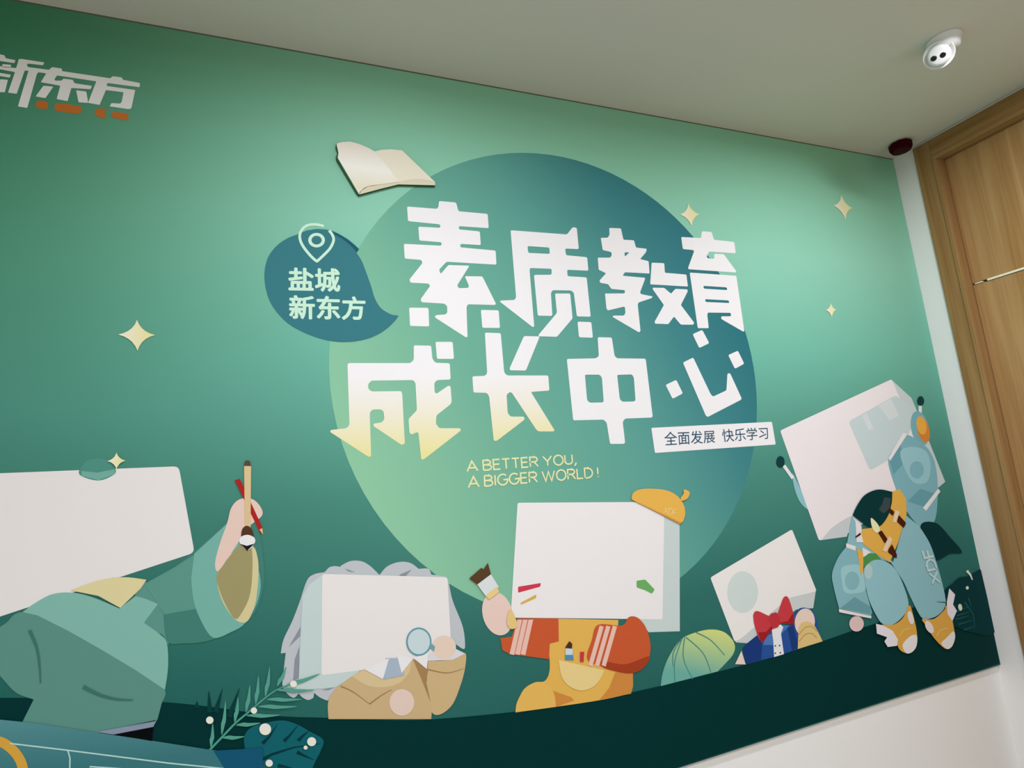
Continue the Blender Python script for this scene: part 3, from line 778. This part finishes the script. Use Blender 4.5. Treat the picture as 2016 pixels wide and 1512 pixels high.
# figure five: tilted board with pale blue shapes
zi = Z(1500, 720, .228175)
zj = Z(1600, 950, .244706)
pen.k = 5
S5 = pen('board_side', [zi([(1115,120),(1290,280),(1340,400),(1580,1002),(1510,1060),(1400,1000)])], (206, 216, 212), mural, 'pale grey side of the large tilted board')
pen('ear_piece', [zi(spline([(262,930),(330,1060),(400,1235),(330,1180),(280,1060)]))], (148, 198, 204), S5)
pen('blank_board', [rounded(zi([(155,560),(1118,116),(1480,980),(700,1470),(490,1508)]), 4)], (244, 236, 234), S5, 'large tilted white printed board near the right edge')
pen('board_corner', [zi(spline([(510,1505),(600,1400),(720,1320),(790,1290)], False) + [(730,1475)])], (206, 212, 210), S5)
pen('clear_panel', [rounded(zi([(745,482),(1150,255),(1340,400),(1250,620),(1085,815),(930,905)]), 6)], (204, 220, 218), S5, 'pale clear panel')
pen('clear_gleam', [[zi([(1000,345),(1110,285),(1180,430),(1100,470)])], [zi([(860,430),(900,408),(960,540),(920,560)])]], (220, 228, 226), S5, multi=True)
for nm, st, bl in (('antenna', [(187,862),(265,972)], (157,830,36,50)), ('antenna', [(1362,345),(1362,438)], (1366,305,30,42))):
    pen(nm, [zi(ribbon(st, 28))], (232, 236, 232), S5)
    pen('antenna_ball', [zi(ell(*bl))], (18, 64, 62), S5)
pen('ear_pad', [zi(ell(1360,540,75,150,-12))], (124, 180, 188), S5)
pen('ear_disc', [zi(ell(1388,555,52,110,-14))], (222, 138, 60), S5)
pen('ear_disc', [zi(ell(1372,515,42,80,-12))], (240, 178, 74), S5)
SKY = (146, 194, 200)
pen('blue_sleeve', [zi(spline([(1085,812),(1160,700),(1240,600),(1330,640),(1430,720),(1490,850),(1512,1050),(1500,1280),(1460,1380),(1410,1400),(1350,1385),(1240,1250),(1150,1050)]))], (132, 184, 192), S5, 'pale blue sleeve shape at right')
pen('sleeve_facet', [[zi([(1095,820),(1190,680),(1230,830),(1130,940)])], [zi([(1250,1170),(1360,1060),(1480,1100),(1400,1220)])]], (108, 164, 174), S5, multi=True)
pen('sleeve_ring', [zi(spline([(1190,740),(1300,700),(1410,740),(1450,860),(1420,1000),(1310,1010),(1230,900)])), zi(ell(1330,900,60,75))], (158, 204, 208), S5)
pen('white_band', [[zi([(1085,798),(1215,576),(1248,592),(1102,820)])], [zi([(1383,1226),(1515,1060),(1534,1085),(1410,1252)])]], (240, 236, 234), S5, multi=True)
pen('dark_leaf', [zj(spline([(860,350),(985,325),(1100,440),(1195,560),(1100,572),(1010,620),(960,600)]))], (8, 54, 54), S5)
pen('blue_body', [zj([(310,270),(400,400),(640,640),(745,265),(850,350)] + spline([(870,380),(940,500),(1000,680),(1050,870),(1062,985),(1010,1060),(930,1095),(865,1080),(780,920),(720,790),(620,640)], False) + [(340,560),(270,490)])], SKY, S5, 'pale blue tall rounded shape')
pen('blue_sleeve', [zj(spline([(270,510),(200,600),(150,730),(162,840),(205,1010)], False) + [(462,1072),(470,1040),(430,900),(390,730),(345,540)])], (138, 188, 194), S5, 'pale blue sleeve shape at left')
pen('sleeve_facet', [zj([(215,1010),(330,920),(460,1000),(462,1060)])], (110, 162, 168), S5)
pen('sleeve_ring', [zj(rounded([(210,670),(390,650),(430,880),(240,900)], 60)), zj(ell(310,790,58,75))], (164, 208, 210), S5)
pen('white_band', [[zj([(203,1014),(466,1074),(462,1092),(206,1042)])], [zj([(262,488),(338,512),(338,548),(262,520)])]], (240, 234, 232), S5, multi=True)
pen('pale_disc', [zj(ell(345,1135,58,62))], (232, 200, 194), S5)
pen('orange_patch', [zj([(630,75),(690,50),(742,130),(748,250),(715,360),(680,480),(612,642),(500,572),(395,490),(385,375),(460,365),(540,345),(600,250)])], (234, 180, 80), S5, 'yellow orange patch shape')
pen('orange_patch', [zj([(345,520),(400,560),(400,720),(380,740)])], (234, 180, 80), S5)
pen('white_patch', [[zj([(335,310),(385,350),(385,420),(400,480),(345,480)])], [zj([(390,520),(460,560),(400,600)])]], (240, 234, 232), S5, multi=True)
pen('green_patch', [zj([(398,605),(440,570),(500,570),(540,615),(430,665),(402,680)])], (82, 150, 80), S5)
pen('blue_capsule', [zj(spline([(402,720),(430,660),(490,622),(570,630),(650,690),(710,800),(762,975),(720,1070),(640,1138),(565,1140),(515,1090),(440,930)]))], (152, 200, 206), S5, 'pale blue capsule shape')
pen('pale_disc', [zj(ell(440,715,32,60))], (186, 212, 208), S5)
pen('dark_dome', [zj(spline([(312,262),(345,190),(400,110),(470,68),(540,56),(632,75)], False) + spline([(628,160),(600,260),(540,345),(470,362),(400,330),(312,262)], False))], (10, 56, 56), S5, 'dark green dome shape')
pen('dome_catch', [zj(rounded([(565,118),(618,125),(610,205),(560,250),(520,215),(548,180)], 14))], (62, 76, 78), S5)
pen('dark_strap', [[rounded(zj(p), 2)] for p in ([(605,200),(648,235),(635,270),(598,235)], [(680,258),(742,325),(722,366),(668,315)], [(515,400),(545,385),(592,455),(570,490)], [(600,535),(628,495),(668,580),(665,612),(595,560)], [(332,435),(375,400),(378,420),(338,445)])], (78, 32, 20), S5, multi=True)
pen('strap_tab', [[zj([(655,220),(690,235),(660,325),(632,315)])], [zj([(605,430),(632,455),(582,560),(550,545)])]], (240, 214, 180), S5, multi=True)
pen('candle_tip', [zj(spline([(458,285),(510,330),(530,380),(505,405),(470,370)]))], (244, 238, 186), S5)
stroke_lettering('blue_lettering', 'XDF', zj([(950,812),(870,548),(945,530),(1010,800)]), (196, 222, 220), S5, pen.k + 1, .2)
for sx, pts, tip in ((0, [(540,1145),(640,1140),(715,1085),(766,985),(800,1080),(826,1200),(826,1300),(790,1360),(740,1370),(680,1330),(640,1210)], [(712,1300),(780,1230),(826,1232),(822,1315),(785,1362),(738,1368)]),
                     (1, [(868,1096),(960,1096),(1045,1025),(1062,985),(1100,1060),(1125,1180),(1132,1250),(1100,1325),(1060,1336),(1010,1300),(950,1230),(900,1150)], [(1022,1290),(1060,1250),(1118,1195),(1132,1245),(1108,1315),(1064,1335)])):
    pen('orange_oval', [zj(spline(pts))], (226, 172, 78), S5, 'orange oval with a white tip')
    pen('oval_tip', [zj(spline(tip))], (240, 234, 230), S5)
    pen('oval_seam', [ribbon(zj(spline([(690 + sx * 295, 1230), (720 + sx * 295, 1185), (775 + sx * 300, 1168)], False)), 1.6)], (240, 200, 120), S5)
pen('oval_spot', [[zj(ell(775,1085,22,55,-14))], [zj(ell(925,1160,28,55,-28))]], (238, 226, 222), S5, multi=True)
pen('white_fin', [[zj([(496,1133),(560,1150),(630,1190),(672,1260),(665,1310),(590,1320),(563,1275),(586,1242),(503,1212)])], [zj([(1085,850),(1132,900),(1115,980),(1146,1030),(1110,1112),(1070,1055),(1065,960)])]], (238, 232, 234), S5, multi=True)

# ---- plants printed on the ground
zk = Z(300, 1180, .222222)
pen.k = 12
shadow = pen('dark_grass', [[zk(ribbon(l, 50, 4))] for l in ([(510,1000),(500,810)], [(560,1000),(622,790)], [(680,1040),(772,785)], [(395,960),(395,900)])], (10, 62, 60), mural, multi=True)
ML = pen('broad_leaf', [zk(spline([(820,1330),(815,1210),(880,1130),(1000,1092),(1150,1070),(1270,1100),(1390,1165),(1512,1242),(1490,1340),(1440,1440),(1390,1560)], False) + [(900,1560)])], (20, 100, 108), mural, 'broad dark teal leaf with slits at the lower left')
pen('leaf_slit', [[zk(ribbon(l, 34, 4))] for l in ([(975,1275),(1040,1210),(1110,1100)], [(1165,1255),(1220,1200),(1290,1110)], [(1290,1250),(1340,1200),(1390,1160)], [(1280,1350),(1350,1385),(1430,1420)], [(930,1440),(1060,1370),(1250,1310),(1490,1275)], [(1110,1470),(1180,1480),(1240,1494)])], (6, 58, 64), ML, multi=True)
pen('red_petal', [zk([(838,1440),(950,1452),(1015,1500),(1000,1560),(905,1560)])], (176, 24, 18), ML)
FR = pen('fern_stem', [zk(ribbon(spline([(505,1335),(620,1215),(740,1090),(860,990),(1000,870),(1110,795),(1200,760)], False), 20, 12))], (82, 158, 138), mural, 'green fern frond with thin leaflets at the lower left')
fm = mat((88, 162, 142))
for a, b in (((520,1310),(535,1090)), ((615,1200),(650,890)), ((730,1090),(760,860)), ((830,1000),(865,750)), ((915,930),(940,670)), ((1000,860),(1040,590)), ((1105,770),(1185,590)),
             ((620,1222),(820,1210)), ((740,1110),(960,1090)), ((830,1025),(1140,1020)), ((930,945),(1290,945)), ((1010,882),(1330,880)), ((1100,800),(1440,800)), ((1170,765),(1490,652))):
    m_ = ((a[0] + b[0]) / 2 + 6, (a[1] + b[1]) / 2 + 6)
    q1 = (a[0] * .7 + b[0] * .3, a[1] * .7 + b[1] * .3)
    L = Vector((b[0] - a[0], b[1] - a[1])); nn = Vector((-L.y, L.x)).normalized() * 17
    pen('leaflet', [zk(spline([a, (q1[0] + nn.x, q1[1] + nn.y), (m_[0] + nn.x * .9, m_[1] + nn.y * .9), b, (m_[0] - nn.x * .9, m_[1] - nn.y * .9), (q1[0] - nn.x, q1[1] - nn.y)], True, 3))], fm, FR)
pen('berry', [[zk(ell(x, y, r, r, 0, 20))] for x, y, r in ((510,1065,33), (900,980,28), (1250,745,30), (1000,1145,52), (1410,1255,40), (1357,1307,18), (1035,1445,32))], (240, 238, 222), FR, 'white round berries', multi=True)
pen.k = 26
DB = pen('dark_bush', [zj(spline([(1060,930),(1060,860),(1120,810),(1170,765),(1250,750),(1300,720),(1345,700)], False) + [(1462,1200)] + spline([(1400,1230),(1250,1200),(1120,1150)], False))], (8, 56, 58), mural, 'dark bush printed in the lower right corner')
pen('bush_frond', [[zj(ribbon(l, 9, 3))] for l in ([(1140,1040),(1240,1000)], [(1150,1070),(1250,1040)], [(1140,1100),(1250,1070)], [(1165,1140),(1280,1105)], [(1210,1185),(1295,1155)], [(1215,960),(1285,1060),(1295,1160)], [(1245,930),(1270,1000)])], (36, 100, 98), DB, multi=True)
pen('bush_twig', [[zj(ribbon(l, 9, 3))] for l in ([(1075,965),(990,958)], [(1140,990),(1065,1010)], [(1140,1020),(1065,1042)])], (40, 84, 78), DB, multi=True)
pen('berry', [[zj(ell(1235,846,12,14,0,14))], [zj(ell(1178,1002,16,28,-10,16))], [zj(ribbon([(1232,708),(1262,745),(1276,782)], 22, 8))]], (222, 232, 212), DB, multi=True)

# ------------------------------------------------------------------ ceiling fittings
def axis_to(n, at):
    n = n.normalized()
    q = Vector((0, 0, 1)).rotation_difference(n)
    return Matrix.Translation(at) @ q.to_matrix().to_4x4()

# white two-eyed sensor on the ceiling
base_p = at_height(1858, 78, CEIL)
face_c = at_height(1849, 110, CEIL - .054)
sensor = bpy.data.objects.new('ceiling_sensor', None)
sensor.location = (base_p.x, base_p.y, CEIL)
COL.objects.link(sensor)
thing(sensor, 'white swivel sensor with two round black eyes on the ceiling', 'sensor')
gloss = mat((240, 240, 236), 0.35, 'white_plastic', k=.95, spec=.4)
inv = Matrix.Translation(-sensor.location)
n_face = (CAM - face_c).normalized() * .8 + Vector((0, 0, -1)) * .35
n_face.normalize()
bm = bmesh.new()
add_lathe(bm, [(0, 0), (.046, 0), (.046, .004), (.043, .009), (.039, .022), (.036, .034), (0, .036)], inv @ axis_to(Vector((0, 0, -1)), sensor.location))
bm_obj('mounting_base', bm, gloss, sensor, True)
bm = bmesh.new()
mA = inv @ axis_to(n_face, face_c)
add_lathe(bm, [(0, -.050), (.022, -.047), (.032, -.034), (.038, -.018), (.0405, -.010), (.040, -.007), (.0385, -.007), (.034, -.012), (.026, -.015), (0, -.015)], mA, 48)
shell = bm_obj('swivel_shell', bm, gloss, sensor, True)
bm = bmesh.new()
add_lathe(bm, [(0, .003), (.019, .0025), (.0265, .001), (.030, -.002), (.030, -.012), (.026, -.018), (0, -.018)], mA, 48)
bm_obj('face_plate', bm, gloss, sensor, True)
blk = mat((8, 8, 10), .15, 'black_lens', k=1, spec=.5)
for px, py in ((1838.3, 115.1), (1856.2, 108.2)):
    d = ray(px, py)
    t = (face_c + n_face * .0027 - CAM).dot(n_face) / d.dot(n_face)
    p = CAM + d * t
    bm = bmesh.new()
    add_lathe(bm, [(0, .0012), (.005, .001), (.0078, .0004), (.0078, -.003), (0, -.003)], inv @ axis_to(n_face, p), 28)
    bm_obj('lens', bm, blk, sensor, True)['label'] = 'round black lens'

# dark red beacon in the corner
rc = at_height(1774, 293, CEIL - .026)
beacon = bpy.data.objects.new('red_beacon', None)
beacon.location = (rc.x, rc.y, CEIL)
COL.objects.link(beacon)
thing(beacon, 'small dark red alarm beacon in the corner above the wooden door casing', 'alarm')
inv = Matrix.Translation(-beacon.location)
bm = bmesh.new()
add_lathe(bm, [(0, 0), (.028, 0), (.028, .004), (0, .004)], inv @ axis_to(Vector((0, 0, -1)), beacon.location), 28)
bm_obj('white_base', bm, gloss, beacon, True)
bm = bmesh.new()
add_lathe(bm, [(0, .004), (.038, .004), (.041, .008), (.040, .028), (.034, .036), (0, .037)], inv @ axis_to(Vector((0, 0, -1)), beacon.location), 9)
bm_obj('red_housing', bm, mat((62, 2, 10), .45, 'dark_red_plastic', k=.8), beacon)

# recessed ceiling lamps out of view; the rear row is added fill light
glow = bpy.data.materials.new('lamp_diffuser')
glow.use_nodes = True
gb_ = glow.node_tree.nodes['Principled BSDF']
gb_.inputs['Emission Color'].default_value = (1, .97, .92, 1)
gb_.inputs['Emission Strength'].default_value = 3.0
WHERE = ['closest to the door end of the mural', 'closest to the left half of the mural', 'in the added rear fill row by the door wall', 'in the middle of the added rear fill row', 'in the added rear fill row by the left wall']
for i, (lx, ly, pw, spr) in enumerate(LAMPS):
    o = bpy.data.objects.new('recessed_downlight', None)
    o.location = (lx, ly, CEIL)
    COL.objects.link(o)
    thing(o, 'round white recessed ceiling light ' + WHERE[i], 'ceiling light')
    o['group'] = 'recessed ceiling lights'
    bm = bmesh.new()
    add_lathe(bm, [(.086, .0), (.102, .0), (.102, .006), (.094, .009), (.086, .006), (.086, .0)], Matrix.Rotation(math.pi, 4, 'X'), 40)
    bm_obj('trim_ring', bm, gloss, o, True)
    bm = bmesh.new()
    add_lathe(bm, [(0, .0), (.085, .0), (.085, .004), (0, .005)], Matrix.Rotation(math.pi, 4, 'X'), 40)
    bm_obj('diffuser', bm, glow, o)
